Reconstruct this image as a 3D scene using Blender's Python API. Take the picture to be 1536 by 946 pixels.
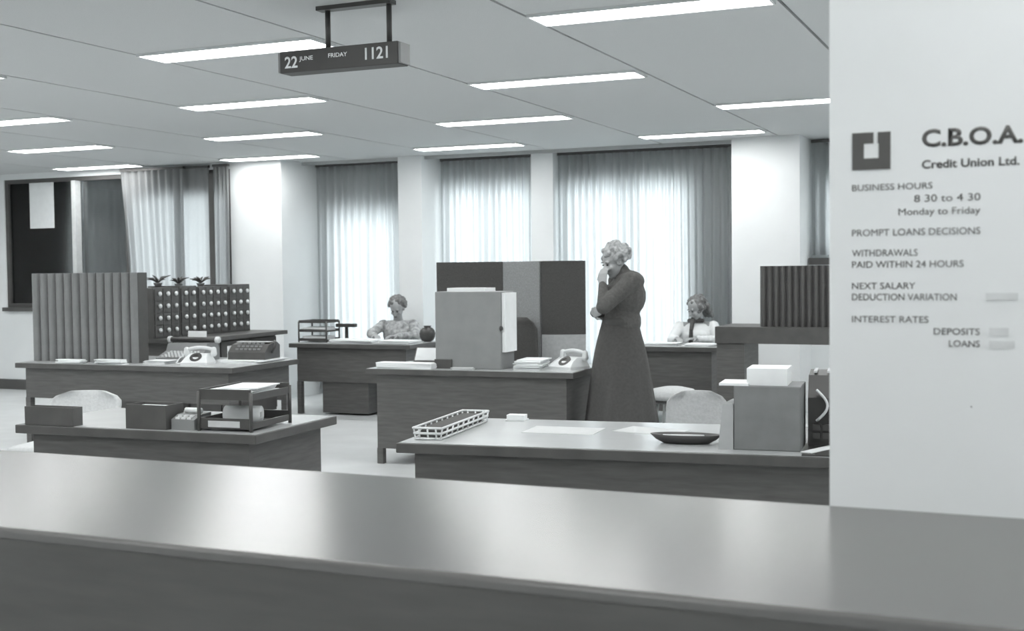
import bpy, bmesh, math, random
from mathutils import Vector, Matrix, Euler, Quaternion

random.seed(7)
scene = bpy.context.scene
for o in list(bpy.data.objects):
    bpy.data.objects.remove(o, do_unlink=True)
COL = scene.collection
PI = math.pi

# ------------------------------------------------------------------ camera
YAW, PITCH, ROLL, FPX = 0.4130, 0.0389, -0.0106, 1829.83
EYE = 1.5
cam_data = bpy.data.cameras.new('camera')
cam = bpy.data.objects.new('camera', cam_data)
COL.objects.link(cam)
scene.camera = cam
fwd = Vector((-math.sin(YAW) * math.cos(PITCH), math.cos(YAW) * math.cos(PITCH), -math.sin(PITCH)))
rgt = Vector((math.cos(YAW), math.sin(YAW), 0))
up = rgt.cross(fwd)
r2 = rgt * math.cos(ROLL) + up * math.sin(ROLL)
u2 = -rgt * math.sin(ROLL) + up * math.cos(ROLL)
cam.matrix_world = Matrix(((r2.x, u2.x, -fwd.x, 0), (r2.y, u2.y, -fwd.y, 0), (r2.z, u2.z, -fwd.z, EYE), (0, 0, 0, 1)))
cam_data.sensor_fit = 'HORIZONTAL'
cam_data.sensor_width = 36.0
cam_data.lens = FPX / 1536.0 * 36.0
cam_data.clip_start = 0.05
cam_data.clip_end = 200
cam_data.dof.use_dof = True
cam_data.dof.focus_distance = 5.5
cam_data.dof.aperture_fstop = 5.6

# ------------------------------------------------------------------ daylight and exposure
world = bpy.data.worlds.new('overcast_sky')
scene.world = world
world.use_nodes = True
wn = world.node_tree.nodes
wn['Background'].inputs['Color'].default_value = (0.97, 0.99, 1.0, 1)
wn['Background'].inputs['Strength'].default_value = 4.2
scene.view_settings.view_transform = 'Standard'
scene.view_settings.look = 'None'
scene.view_settings.gamma = 1.0
scene.view_settings.use_curve_mapping = False
scene.view_settings.exposure = 1.05
LAMP_STRENGTH = 10.0

# ------------------------------------------------------------------ materials
def tint(v):
    if v < 0.16:
        return (v * 1.01, v, v * 0.97, 1)
    return (v * 0.968, v, v * 1.008, 1)

MATS = {}
def mat(name, v, rough=0.6, noise=0.0, nscale=20.0, stretch=(1, 1, 1), bump=0.0, spec=0.5, coat=0.0):
    if name in MATS:
        return MATS[name]
    m = bpy.data.materials.new(name)
    m.use_nodes = True
    nt = m.node_tree
    b = nt.nodes['Principled BSDF']
    b.inputs['Base Color'].default_value = tint(v)
    b.inputs['Roughness'].default_value = rough
    b.inputs['Specular IOR Level'].default_value = spec
    if coat:
        b.inputs['Coat Weight'].default_value = coat
        b.inputs['Coat Roughness'].default_value = 0.15
    if noise or bump:
        tc = nt.nodes.new('ShaderNodeTexCoord')
        mp = nt.nodes.new('ShaderNodeMapping')
        mp.inputs['Scale'].default_value = stretch
        nz = nt.nodes.new('ShaderNodeTexNoise')
        nz.inputs['Scale'].default_value = nscale
        nz.inputs['Detail'].default_value = 5
        nt.links.new(tc.outputs['Object'], mp.inputs['Vector'])
        nt.links.new(mp.outputs['Vector'], nz.inputs['Vector'])
        if noise:
            cr = nt.nodes.new('ShaderNodeValToRGB')
            cr.color_ramp.elements[0].position = 0.3
            cr.color_ramp.elements[1].position = 0.7
            cr.color_ramp.elements[0].color = tint(v * (1 - noise))
            cr.color_ramp.elements[1].color = tint(v * (1 + noise))
            nt.links.new(nz.outputs['Fac'], cr.inputs['Fac'])
            nt.links.new(cr.outputs['Color'], b.inputs['Base Color'])
        if bump:
            bp = nt.nodes.new('ShaderNodeBump')
            bp.inputs['Strength'].default_value = bump
            bp.inputs['Distance'].default_value = 0.01
            nt.links.new(nz.outputs['Fac'], bp.inputs['Height'])
            nt.links.new(bp.outputs['Normal'], b.inputs['Normal'])
    MATS[name] = m
    return m

WOOD = mat('dark_teak', 0.098, 0.5, 0.18, 6, (1, 1, 9), 0.05)
WOODEDGE = mat('dark_teak_edge', 0.078, 0.45, 0.15, 8)
LAMIN = mat('pale_laminate', 0.48, 0.22, 0.04, 5)
COUNTERTOP = mat('counter_laminate', 0.095, 0.22, 0.0, 1.5, (1, 1, 1), 0, 0.9)
COUNTERTOP.node_tree.nodes['Principled BSDF'].distribution = 'GGX'
WALL = mat('white_paint', 0.80, 0.7, 0.02, 3)
CEIL = mat('ceiling_tile', 0.60, 0.9, 0.05, 180, (1, 1, 1), 0.15)
JOINT = mat('ceiling_joint', 0.10, 0.9, 0.1, 10)
FLOOR = mat('pale_vinyl', 0.62, 0.35, 0.08, 2.5)
DARKPAINT = mat('dark_skirting', 0.08, 0.5, 0.1, 6)
BLACKP = mat('black_plastic', 0.045, 0.4, 0.1, 15)
DARKMETAL = mat('dark_enamel', 0.07, 0.4, 0.1, 12)
GREYMETAL = mat('grey_enamel', 0.24, 0.5, 0.06, 8)
MIDGREY = mat('mid_grey_fabric', 0.29, 0.9, 0.12, 90, (1, 1, 1), 0.2)
DARKFAB = mat('dark_fabric', 0.075, 0.9, 0.12, 90, (1, 1, 1), 0.2)
RIBMAT = mat('ribbed_grey_plastic', 0.20, 0.5, 0.08, 10)
RIBDARK = mat('ribbed_dark_plastic', 0.075, 0.5, 0.08, 10)
PAPER = mat('white_paper', 0.82, 0.8, 0.03, 15)
PAPERG = mat('grey_paper', 0.55, 0.8, 0.06, 15)
CHROME = mat('bright_steel', 0.6, 0.3, 0.05, 20)
PALEPLASTIC = mat('pale_plastic', 0.72, 0.35, 0.03, 8)
UPH = mat('pale_upholstery', 0.58, 0.85, 0.07, 60, (1, 1, 1), 0.2)
UPHG = mat('pale_grey_upholstery', 0.42, 0.85, 0.08, 60, (1, 1, 1), 0.2)
SKIN = mat('skin', 0.36, 0.55, 0.05, 25)
LIPS = mat('lips', 0.16, 0.5, 0.05, 30)
EYE_M = mat('eye_dark', 0.04, 0.2, 0.05, 30)
HAIRL = mat('light_curly_hair', 0.33, 0.7, 0.35, 45, (1, 1, 1), 0.6)
HAIRM = mat('greying_hair', 0.17, 0.7, 0.45, 40, (1, 1, 1), 0.6)
HAIRD = mat('dark_hair', 0.12, 0.6, 0.4, 40, (1, 1, 1), 0.6)
BLOUSED = mat('dark_knit', 0.085, 0.9, 0.15, 60, (1, 1, 1), 0.3)
SKIRTM = mat('dark_wool', 0.065, 0.9, 0.12, 50, (1, 1, 1), 0.2)
DRESSP = mat('patterned_dress', 0.38, 0.9, 0.45, 22)
BLOUSEW = mat('white_blouse', 0.78, 0.85, 0.03, 30)
INK = mat('sign_ink', 0.055, 0.7, 0.05, 30)
INKG = mat('sign_ink_grey', 0.09, 0.7, 0.05, 30)
LEAF = mat('dry_leaf', 0.10, 0.7, 0.2, 20)
DARKPANE = mat('dark_drape_cloth', 0.035, 0.8, 0.35, 1.6)

def emit_mat(name, strength):
    m = bpy.data.materials.new(name)
    m.use_nodes = True
    nt = m.node_tree
    b = nt.nodes['Principled BSDF']
    b.inputs['Base Color'].default_value = (0.8, 0.8, 0.8, 1)
    b.inputs['Emission Color'].default_value = (1.0, 1.0, 0.99, 1)
    b.inputs['Emission Strength'].default_value = strength
    return m
LAMP = emit_mat('fluorescent_diffuser', LAMP_STRENGTH)
DIGIT = mat('white_numerals', 0.85, 0.6, 0.02, 10)

def glass_mat():
    m = bpy.data.materials.new('window_glass')
    m.use_nodes = True
    nt = m.node_tree
    nt.nodes.clear()
    out = nt.nodes.new('ShaderNodeOutputMaterial')
    mix = nt.nodes.new('ShaderNodeMixShader')
    tr = nt.nodes.new('ShaderNodeBsdfTransparent')
    tr.inputs['Color'].default_value = (0.9, 0.93, 0.94, 1)
    gl = nt.nodes.new('ShaderNodeBsdfGlossy')
    gl.inputs['Roughness'].default_value = 0.03
    fr = nt.nodes.new('ShaderNodeFresnel')
    fr.inputs['IOR'].default_value = 1.45
    nt.links.new(fr.outputs['Fac'], mix.inputs['Fac'])
    nt.links.new(tr.outputs[0], mix.inputs[1])
    nt.links.new(gl.outputs[0], mix.inputs[2])
    nt.links.new(mix.outputs[0], out.inputs['Surface'])
    return m
GLASS = glass_mat()

def curtain_mat(name, v, vt, trans):
    m = bpy.data.materials.new(name)
    m.use_nodes = True
    nt = m.node_tree
    nt.nodes.clear()
    out = nt.nodes.new('ShaderNodeOutputMaterial')
    mix = nt.nodes.new('ShaderNodeMixShader')
    mix.inputs['Fac'].default_value = trans
    df = nt.nodes.new('ShaderNodeBsdfDiffuse')
    tl = nt.nodes.new('ShaderNodeBsdfTranslucent')
    tc = nt.nodes.new('ShaderNodeTexCoord')
    nz = nt.nodes.new('ShaderNodeTexNoise')
    nz.inputs['Scale'].default_value = 60
    cr = nt.nodes.new('ShaderNodeValToRGB')
    cr.color_ramp.elements[0].color = tint(v * 0.93)
    cr.color_ramp.elements[1].color = tint(v * 1.07)
    nt.links.new(tc.outputs['Object'], nz.inputs['Vector'])
    nt.links.new(nz.outputs['Fac'], cr.inputs['Fac'])
    nt.links.new(cr.outputs['Color'], df.inputs['Color'])
    tl.inputs['Color'].default_value = tint(vt)
    nt.links.new(df.outputs[0], mix.inputs[1])
    nt.links.new(tl.outputs[0], mix.inputs[2])
    nt.links.new(mix.outputs[0], out.inputs['Surface'])
    return m
CURT = curtain_mat('sheer_curtain_cloth', 0.34, 0.70, 0.62)
CURTD = curtain_mat('dense_curtain_cloth', 0.36, 0.40, 0.50)

# ------------------------------------------------------------------ mesh helpers
def tag(o, label=None, cat=None, group=None, kind=None):
    if label: o['label'] = label
    if cat: o['category'] = cat
    if group: o['group'] = group
    if kind: o['kind'] = kind
    return o

def empty(name, loc, rz=0.0, label=None, cat=None, group=None):
    o = bpy.data.objects.new(name, None)
    o.empty_display_size = 0.1
    COL.objects.link(o)
    o.location = loc
    o.rotation_euler = (0, 0, rz)
    return tag(o, label, cat, group)

def add_box(bm, x0, x1, y0, y1, z0, z1, M=None, bev=0.0):
    vs = [bm.verts.new(Vector(c)) for c in ((x0, y0, z0), (x1, y0, z0), (x1, y1, z0), (x0, y1, z0),
                                            (x0, y0, z1), (x1, y0, z1), (x1, y1, z1), (x0, y1, z1))]
    fs = [bm.faces.new([vs[i] for i in f]) for f in ((3, 2, 1, 0), (4, 5, 6, 7), (0, 1, 5, 4), (1, 2, 6, 5), (2, 3, 7, 6), (3, 0, 4, 7))]
    if bev > 0:
        ed = set()
        for f in fs:
            ed.update(f.edges)
        r = bmesh.ops.bevel(bm, geom=list(ed), offset=bev, segments=2, profile=0.5, affect='EDGES')
        vs = [v for v in r['verts']] + [v for v in vs if v.is_valid]
        vs = list(set(vs))
    if M is not None:
        for v in vs:
            if v.is_valid:
                v.co = M @ v.co
    return vs

def add_tube(bm, pts, r, seg=8, caps=True, radii=None):
    pts = [Vector(p) for p in pts]
    rings = []
    n = len(pts)
    prev = None
    for i, p in enumerate(pts):
        if i == 0: d = pts[1] - pts[0]
        elif i == n - 1: d = pts[-1] - pts[-2]
        else: d = (pts[i + 1] - pts[i]).normalized() + (pts[i] - pts[i - 1]).normalized()
        d.normalize()
        a = Vector((0, 0, 1)) if abs(d.z) < 0.9 else Vector((1, 0, 0))
        if prev is not None:
            a = prev
        e1 = (a - d * a.dot(d)).normalized()
        prev = e1
        e2 = d.cross(e1)
        rr = radii[i] if radii else r
        rings.append([bm.verts.new(p + (e1 * math.cos(2 * PI * k / seg) + e2 * math.sin(2 * PI * k / seg)) * rr) for k in range(seg)])
    for i in range(n - 1):
        for k in range(seg):
            bm.faces.new((rings[i][k], rings[i][(k + 1) % seg], rings[i + 1][(k + 1) % seg], rings[i + 1][k]))
    if caps:
        bm.faces.new(list(reversed(rings[0])))
        bm.faces.new(rings[-1])

def add_loft(bm, rings, cap=True):
    R = [[bm.verts.new(Vector(p)) for p in ring] for ring in rings]
    n = len(R[0])
    for i in range(len(R) - 1):
        for k in range(n):
            bm.faces.new((R[i][k], R[i][(k + 1) % n], R[i + 1][(k + 1) % n], R[i + 1][k]))
    if cap:
        bm.faces.new(list(reversed(R[0])))
        bm.faces.new(R[-1])

def add_lathe(bm, prof, seg=20, c=(0, 0, 0)):
    rings = []
    for r, zz in prof:
        rings.append([(c[0] + r * math.cos(2 * PI * k / seg), c[1] + r * math.sin(2 * PI * k / seg), c[2] + zz) for k in range(seg)])
    add_loft(bm, rings)

def add_ell(bm, c, r, R=None, seg=14, rings=9):
    M = Matrix.Translation(Vector(c))
    if R is not None:
        M = M @ R.to_4x4()
    M = M @ Matrix.Diagonal((r[0], r[1], r[2], 1))
    bmesh.ops.create_uvsphere(bm, u_segments=seg, v_segments=rings, radius=1.0, matrix=M)

def add_cap(bm, a, b, ra, rb, n=6):
    a, b = Vector(a), Vector(b)
    for i in range(n + 1):
        t = i / n
        r = ra + (rb - ra) * t
        add_ell(bm, a + (b - a) * t, (r, r, r), None, 10, 7)

def build(name, bm, m, parent=None, smooth=False, shade_angle=None):
    bmesh.ops.recalc_face_normals(bm, faces=bm.faces[:])
    me = bpy.data.meshes.new(name)
    bm.to_mesh(me)
    bm.free()
    me.materials.append(m)
    if smooth:
        for p in me.polygons: p.use_smooth = True
    o = bpy.data.objects.new(name, me)
    COL.objects.link(o)
    if parent is not None:
        o.parent = parent
    return o

def box(name, m, x0, x1, y0, y1, z0, z1, parent=None, bev=0.0, M=None):
    bm = bmesh.new()
    add_box(bm, x0, x1, y0, y1, z0, z1, M, bev)
    return build(name, bm, m, parent)

def copy_part(src, name, parent, loc=None):
    c = src.copy()
    c.name = name
    COL.objects.link(c)
    c.parent = parent
    if loc is not None: c.location = loc
    return c

def copy_tree(o, parent=None):
    c = o.copy()
    COL.objects.link(c)
    c.parent = parent
    for ch in list(o.children):
        copy_tree(ch, c)
    return c

CAPS = {}
def text_mesh(name, body, m, parent, x0, x1, zbase, cap_h, y, bold=0.0, ref='H', extrude=0.0006):
    """flat lettering standing in the XZ plane, facing -Y, squeezed to x0..x1 and cap height cap_h"""
    def mk(s):
        cu = bpy.data.curves.new('lettering', 'FONT')
        cu.body = s
        cu.size = 1.0
        cu.offset = bold
        cu.extrude = 0.0
        cu.resolution_u = 4
        ob = bpy.data.objects.new('lettering_tmp', cu)
        COL.objects.link(ob)
        dg = bpy.context.evaluated_depsgraph_get()
        me = bpy.data.meshes.new_from_object(ob.evaluated_get(dg))
        bpy.data.objects.remove(ob, do_unlink=True)
        return me
    if (ref, bold) not in CAPS:
        rm = mk(ref)
        CAPS[(ref, bold)] = (max(v.co.y for v in rm.vertices) - min(v.co.y for v in rm.vertices), min(v.co.y for v in rm.vertices))
    ch, rb = CAPS[(ref, bold)]
    me = mk(body)
    xs = [v.co.x for v in me.vertices]
    a, b = min(xs), max(xs)
    for v in me.vertices:
        v.co = Vector((x0 + (v.co.x - a) / (b - a) * (x1 - x0), y, zbase + (v.co.y - rb) / ch * cap_h))
    bm = bmesh.new()
    bm.from_mesh(me)
    r = bmesh.ops.extrude_face_region(bm, geom=bm.faces[:])
    for e in r['geom']:
        if isinstance(e, bmesh.types.BMVert):
            e.co.y -= extrude
    return build(name, bm, m, parent)

def remeshed(bm, voxel, smooth_it=4, name='tmp'):
    me = bpy.data.meshes.new(name)
    bm.to_mesh(me)
    bm.free()
    ob = bpy.data.objects.new('tmp_blob', me)
    COL.objects.link(ob)
    md = ob.modifiers.new('r', 'REMESH')
    md.mode = 'VOXEL'
    md.voxel_size = voxel
    if smooth_it:
        sm = ob.modifiers.new('s', 'SMOOTH')
        sm.iterations = smooth_it
        sm.factor = 0.5
    dg = bpy.context.evaluated_depsgraph_get()
    out = bpy.data.meshes.new_from_object(ob.evaluated_get(dg))
    bpy.data.objects.remove(ob, do_unlink=True)
    for p in out.polygons: p.use_smooth = True
    return out

def blob(name, bm, m, parent, voxel=0.008, smooth_it=4):
    me = remeshed(bm, voxel, smooth_it, name)
    me.name = name
    me.materials.clear()
    me.materials.append(m)
    o = bpy.data.objects.new(name, me)
    COL.objects.link(o)
    o.parent = parent
    return o

# ================================================================== ROOM SHELL
CZ = 2.773
XL, XR, YF, YB = -13.2, 3.0, -3.5, 12.75
YLW = 11.85           # left window wall (stands further forward than the curtained wall)
XSTEP = -8.08

fl = box('floor', FLOOR, XL - .1, XR + .1, YF - .1, YB + .2, -0.1, 0.0)
tag(fl, 'pale vinyl office floor', 'floor', kind='structure')

# ceiling: dark backing with panel strips, open joints between
ce = box('ceiling', JOINT, XL - .1, XR + .1, YF - .1, YB + .2, CZ + .02, CZ + .12)
tag(ce, 'grey office ceiling with thin dark joints between long panels', 'ceiling', kind='structure')
CELL, X0, R0, ROWP = 1.24, -4.905, 5.7085, 1.8934
strip = None
k0 = int(math.floor((XL - X0) / CELL))
k1 = int(math.ceil((XR - X0) / CELL))
for k in range(k0, k1 + 1):
    xa, xb = max(XL, X0 + k * CELL + .009), min(XR, X0 + (k + 1) * CELL - .009)
    if xb - xa < .05: continue
    box('ceiling_panel', CEIL, xa, xb, YF, YB, CZ, CZ + .02, ce)

# walls
box_w = box('wall_left', WALL, XL - .1, XL, YF, YB + .2, 0, CZ)
tag(box_w, 'white painted side wall out of view on the left', 'wall', kind='structure')
bw = box('wall_right', WALL, XR, XR + .1, YF, YB + .2, 0, CZ)
tag(bw, 'white painted side wall out of view on the right', 'wall', kind='structure')
bw = box('wall_front', WALL, XL, XR, YF - .1, YF, 0, CZ)
tag(bw, 'white painted wall behind the photographer', 'wall', kind='structure')

def wall_with_holes(name, y0, y1, xa, xb, holes):
    """one wall mesh with rectangular openings (x0,x1,z0,z1), x-sorted"""
    bm = bmesh.new()
    x = xa
    for (hx0, hx1, z0, z1) in holes:
        if hx0 > x: add_box(bm, x, hx0, y0, y1, 0, CZ)
        if z0 > 0: add_box(bm, hx0, hx1, y0, y1, 0, z0)
        if z1 < CZ: add_box(bm, hx0, hx1, y0, y1, z1, CZ)
        x = hx1
    if x < xb: add_box(bm, x, xb, y0, y1, 0, CZ)
    return build(name, bm, WALL)

LW0, LW1, LZ0, LZ1 = -12.34, -8.79, 1.06, 2.70
w = wall_with_holes('wall_back_left', YLW, YLW + .14, XL, XSTEP, [(LW0, LW1, LZ0, LZ1)])
tag(w, 'white wall with long window band at far left', 'wall', kind='structure')
w = box('wall_step', WALL, XSTEP - .14, XSTEP, YLW + .14, YB, 0, CZ)
tag(w, 'short white wall return beside the left curtain', 'wall', kind='structure')
HOLES = [(-7.92, -6.95, .40, 2.22), (-6.40, -5.26, .40, 2.46), (-4.94, -3.45, .40, 2.44), (-2.05, -.9, 1.57, 2.40)]
w = wall_with_holes('wall_back', YB, YB + .14, XSTEP - .14, XR, HOLES)
tag(w, 'white back wall behind the hanging curtains', 'wall', kind='structure')
# piers
for (nm, xa, xb, ya, lab) in (('wall_pier', -6.74, -6.44, 12.2, 'narrow white pier left of the middle curtain'),
                              ('wall_pier', -5.23, -4.97, 12.5, 'slim white pier between the two middle curtains'),
                              ('wall_pier', -2.89, -2.215, 12.1, 'broad white pier right of the widest curtain')):
    o = box(nm, WALL, xa, xb, ya, YB, 0, CZ)
    tag(o, lab, 'pier', kind='structure')
# dark skirting
o = box('baseboard_left', DARKPAINT, XL, XSTEP, YLW - .025, YLW, 0, .13)
tag(o, 'dark skirting board below the left window wall', 'skirting', kind='structure')
o = box('baseboard_back', DARKPAINT, XSTEP, -6.74, YB - .025, YB, 0, .13)
tag(o, 'dark skirting board under the left curtain', 'skirting', kind='structure')
# thin cornice strip along the head of the curtain wall
bm = bmesh.new()
add_box(bm, XSTEP, -2.9, 12.28, 12.33, CZ - .035, CZ)
o = build('trim_1', bm, mat('cornice_grey', 0.45, 0.7, 0.04, 10))
tag(o, 'thin pale pelmet rail along ceiling above the curtains', 'trim', kind='structure')

# back windows behind the curtains
def window(name, xa, xb, z0, z1, y, label, nm=1, fm=PALEPLASTIC):
    root = empty(name, (xa, y, z0))
    tag(root, label, 'window', kind='structure')
    W, H = xb - xa, z1 - z0
    bm = bmesh.new()
    t = .05
    add_box(bm, 0, W, 0, .06, 0, t); add_box(bm, 0, W, 0, .06, H - t, H)
    add_box(bm, 0, t, 0, .06, t, H - t); add_box(bm, W - t, W, 0, .06, t, H - t)
    build('window_frame', bm, fm, root)
    n = nm + 1
    for i in range(1, n):
        box('mullion', fm, W * i / n - .02, W * i / n + .02, .005, .055, t, H - t, root)
    for i in range(n):
        xa_ = t if i == 0 else W * i / n + .02
        xb_ = W - t if i == n - 1 else W * (i + 1) / n - .02
        box('pane', GLASS, xa_, xb_, .027, .033, t, H - t, root)
    return root
for i, (a, b, z0, z1) in enumerate(HOLES):
    window('window_%d' % (i + 2), a, b, z0, z1, YB + .06,
           ['bright window behind the left curtain', 'bright window behind the middle curtain', 'bright window behind the widest curtain', 'bright window behind the curtain at far right'][i])

# left window band: frame, mullions, panes, dark backing board behind two panes
wl = empty('window_1', (0, YLW, 0))
tag(wl, 'long window band with two dark panes and a pinned white sheet', 'window', kind='structure')
bm = bmesh.new()
add_box(bm, LW0, LW1, .02, .10, LZ0, LZ0 + .05)
add_box(bm, LW0, LW1, .02, .10, LZ1 - .05, LZ1)
add_box(bm, LW0, LW0 + .05, .02, .10, LZ0 + .05, LZ1 - .05)
add_box(bm, LW1 - .05, LW1, .02, .10, LZ0 + .05, LZ1 - .05)
build('window_frame', bm, DARKPAINT, wl)
MUL = [(-11.17, -11.11, CHROME), (-10.32, -10.24, DARKPAINT), (-9.07, -8.99, DARKPAINT)]
for a, b, m_ in MUL:
    box('mullion', m_, a, b, -.045, .10, LZ0 + .05, LZ1 - .05, wl)
edges = [LW0 + .05] + [e for a, b, _ in MUL for e in (a, b)] + [LW1 - .05]
for i in range(0, len(edges), 2):
    box('pane', GLASS, edges[i], edges[i + 1], .055, .061, LZ0 + .05, LZ1 - .05, wl)
box('window_sill', DARKPAINT, LW0 - .03, -8.95, -.05, .02, LZ0 - .05, LZ0, wl)
# dark blind cloth drawn behind the first two panes
for a, b in ((LW0 - .02, -10.22),):
    bm = bmesh.new()
    n = 80
    ring = []
    for s in (0, 1):
        rows = []
        for j in range(2):
            rows.append([bm.verts.new(Vector((a + (b - a) * i / n, .105 + .012 * math.sin(i * 1.5) + s * .01, LZ0 + .01 if j == 0 else LZ1 - .01))) for i in range(n + 1)])
        ring.append(rows)
    for s in (0, 1):
        for i in range(n):
            bm.faces.new((ring[s][0][i], ring[s][0][i + 1], ring[s][1][i + 1], ring[s][1][i]))
    for i in (0, n):
        bm.faces.new((ring[0][0][i], ring[0][1][i], ring[1][1][i], ring[1][0][i]))
    for j in (0, 1):
        for i in range(n):
            bm.faces.new((ring[0][j][i], ring[0][j][i + 1], ring[1][j][i + 1], ring[1][j][i]))
    build('dark_blind', bm, DARKPANE, wl, True)
o = box('notice_sheet', PAPER, -11.95, -11.55, YLW + .045, YLW + .054, 2.07, 2.66)
box('daylight_blocker', DARKPAINT, -10.22, LW1, .105, .13, 2.40, LZ1 + .02, wl)  # unseen board added to block daylight behind the curtain heads
tag(o, 'white notice sheet on the dark window pane at far left', 'notice')

# ================================================================== CURTAINS
def curtain(label, xa, xb, y, z0, z1, folds, amp=.035, group='curtains on the back wall', lean=0.0, seed=1, m=CURT):
    rnd = random.Random(seed)
    root = empty('curtain', ((xa + xb) / 2, y, z0), 0, label, 'curtain', group)
    W, H = xb - xa, z1 - z0
    bm = bmesh.new()
    n = folds * 10
    ph = [rnd.uniform(.7, 1.3) for _ in range(folds + 2)]
    nz = 10
    grid = []
    for j in range(nz + 1):
        t = j / nz
        row = []
        for i in range(n + 1):
            u = i / n
            f = u * folds
            k = int(f)
            a = amp * ph[k] * (1.0 - .25 * t)
            yy = a * math.sin(2 * PI * f + .5 * math.sin(3 * t + k))
            xx = -W / 2 + W * u + lean * (1 - t) * (1 - u)
            row.append(bm.verts.new(Vector((xx, yy, H * t))))
        grid.append(row)
    for j in range(nz):
        for i in range(n):
            bm.faces.new((grid[j][i], grid[j][i + 1], grid[j + 1][i + 1], grid[j + 1][i]))
    fo = build('fabric', bm, m, root, True)
    box('curtain_track', DARKMETAL, -W / 2, W / 2, -.02, .02, H, H + .03, root)
    return root
curtain('pleated curtain, dark at its head, beside the left wall step', -8.05, -6.76, 12.55, .06, CZ - .04, 13, seed=3)
curtain('short-headed pleated curtain behind the folding screen', -6.40, -5.25, 12.6, .06, CZ - .04, 14, seed=4)
curtain('widest pleated curtain, behind the standing woman', -4.95, -2.92, 12.6, .06, CZ - .04, 24, seed=5)
curtain('narrow curtain at far right beside the white sign panel', -2.19, -1.0, 12.6, 1.60, CZ - .04, 10, seed=6)
curtain('slanting light curtain drawn aside next to the dark pane', -10.35, -9.40, YLW - .08, 1.0, LZ1 + .02, 9, .03, 'curtains on the left window', .14, 7, CURTD)
curtain('smooth pale curtain between the slanting curtain and dark mullion', -9.56, -9.072, YLW - .027, 1.0, LZ1 + .02, 4, .009, 'curtains on the left window', 0, 9, CURTD)
curtain('thin grey curtain strip right of the dark mullion', -8.97, -8.75, YLW - .08, 1.0, LZ1 + .02, 4, .025, 'curtains on the left window', 0, 8, CURTD)
o = box('window_sill', DARKMETAL, -2.20, -1.0, 12.5, YB, 1.50, 1.57)
tag(o, 'dark sill under the far right curtain', 'sill', kind='structure')

# ================================================================== CEILING LIGHTS
def make_light(name='ceiling_light'):
    root = empty(name, (0, 0, CZ))
    bm = bmesh.new()
    L, W, t = 1.2, .262, .012
    for (a, b, c, d) in ((0, L, 0, t), (0, L, W - t, W), (0, t, t, W - t), (L - t, L, t, W - t)):
        add_box(bm, a, b, c, d, -.016, 0)
    build('frame', bm, PALEPLASTIC, root)
    box('diffuser', LAMP, t, L - t, t, W - t, -.012, -.002, root)
    return root
LABELS = {
    (0, 0): 'long ceiling light whose right end meets the hanging calendar sign',
    (0, 1): 'largest and nearest ceiling light, cut by the top edge of the photo',
    (0, -1): 'ceiling light showing only its right tip at the left edge, highest there',
    (1, 0): 'ceiling light just below the hanging calendar sign, second of its column',
    (1, 1): 'second ceiling light of the middle column, right of the calendar sign',
    (1, -1): 'thick ceiling light at the left edge, second row from the front',
    (2, 0): 'third ceiling light in the column below the calendar sign',
    (2, 1): 'third ceiling light of the middle column, above the middle curtain',
    (2, 2): 'ceiling light running into the white sign panel at right',
    (2, -1): 'ceiling light at left, third row, above the notice sheet',
    (3, 0): 'faint farthest ceiling light above the left wall step',
    (3, 1): 'faint farthest ceiling light above the middle curtain',
    (3, 2): 'farthest ceiling light above the widest curtain',
    (3, -1): 'farthest ceiling light along the head of the dark window panes',
}
proto = None
for row in range(-4, 4):
    for col in range(-5, 7):
        x = X0 + CELL * (2 * col - row) + .02
        y = R0 + row * ROWP
        if x < XL + .1 or x + 1.2 > XR - .1: continue
        key = (row, col)
        if proto is None:
            o = proto = make_light()
        else:
            o = copy_tree(proto)
        o.location = (x, y, CZ)
        if key in LABELS:
            tag(o, LABELS[key], 'ceiling light', 'ceiling lights in view')
        else:
            tag(o, 'unseen flush ceiling light panel added for its light', 'ceiling light', 'ceiling lights outside the picture')  # unseen panels repeat the grid, added only for their light

# ================================================================== COUNTER
CT = 1.05
cn = empty('service_counter', (0, 1.6, 0), 0, 'long pale-topped service counter with dark front across the foreground', 'counter')
bm = bmesh.new()
prof = []
# rounded front nosing profile in YZ, extruded along X
y0, y1, t, r = 0.0, 0.71, .018, .008
for k in range(7):
    a = PI / 2 + PI / 2 * k / 6
    prof.append((y0 + r + r * math.cos(a), CT - r + r * math.sin(a)))
prof += [(y0, CT - t), (y1, CT - t), (y1, CT)]
rings = [[(x, p[0], p[1]) for p in prof] for x in (-7.5, XR - .01)]
add_loft(bm, rings)
build('counter_top', bm, COUNTERTOP, cn)
box('front_panel', mat('counter_fascia', 0.075, 0.55, 0.12, 5, (1, 1, 8)), -7.5, XR - .01, .002, .03, .10, CT - t - .001, cn)
box('kick_board', DARKPAINT, -7.5, XR - .01, .06, .08, 0, .10, cn)
box('back_panel', WOOD, -7.5, XR - .01, .66, .69, 0, CT - t - .001, cn)

# ================================================================== SIGN PANEL
PY = 2.312
sp = empty('sign_panel', (0, PY, 0), 0, 'tall white panel with credit union lettering standing behind the counter', 'sign panel')
box('panel_board', WALL, -.369, 1.15, 0, .06, 0, CZ, sp, .002)
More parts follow.
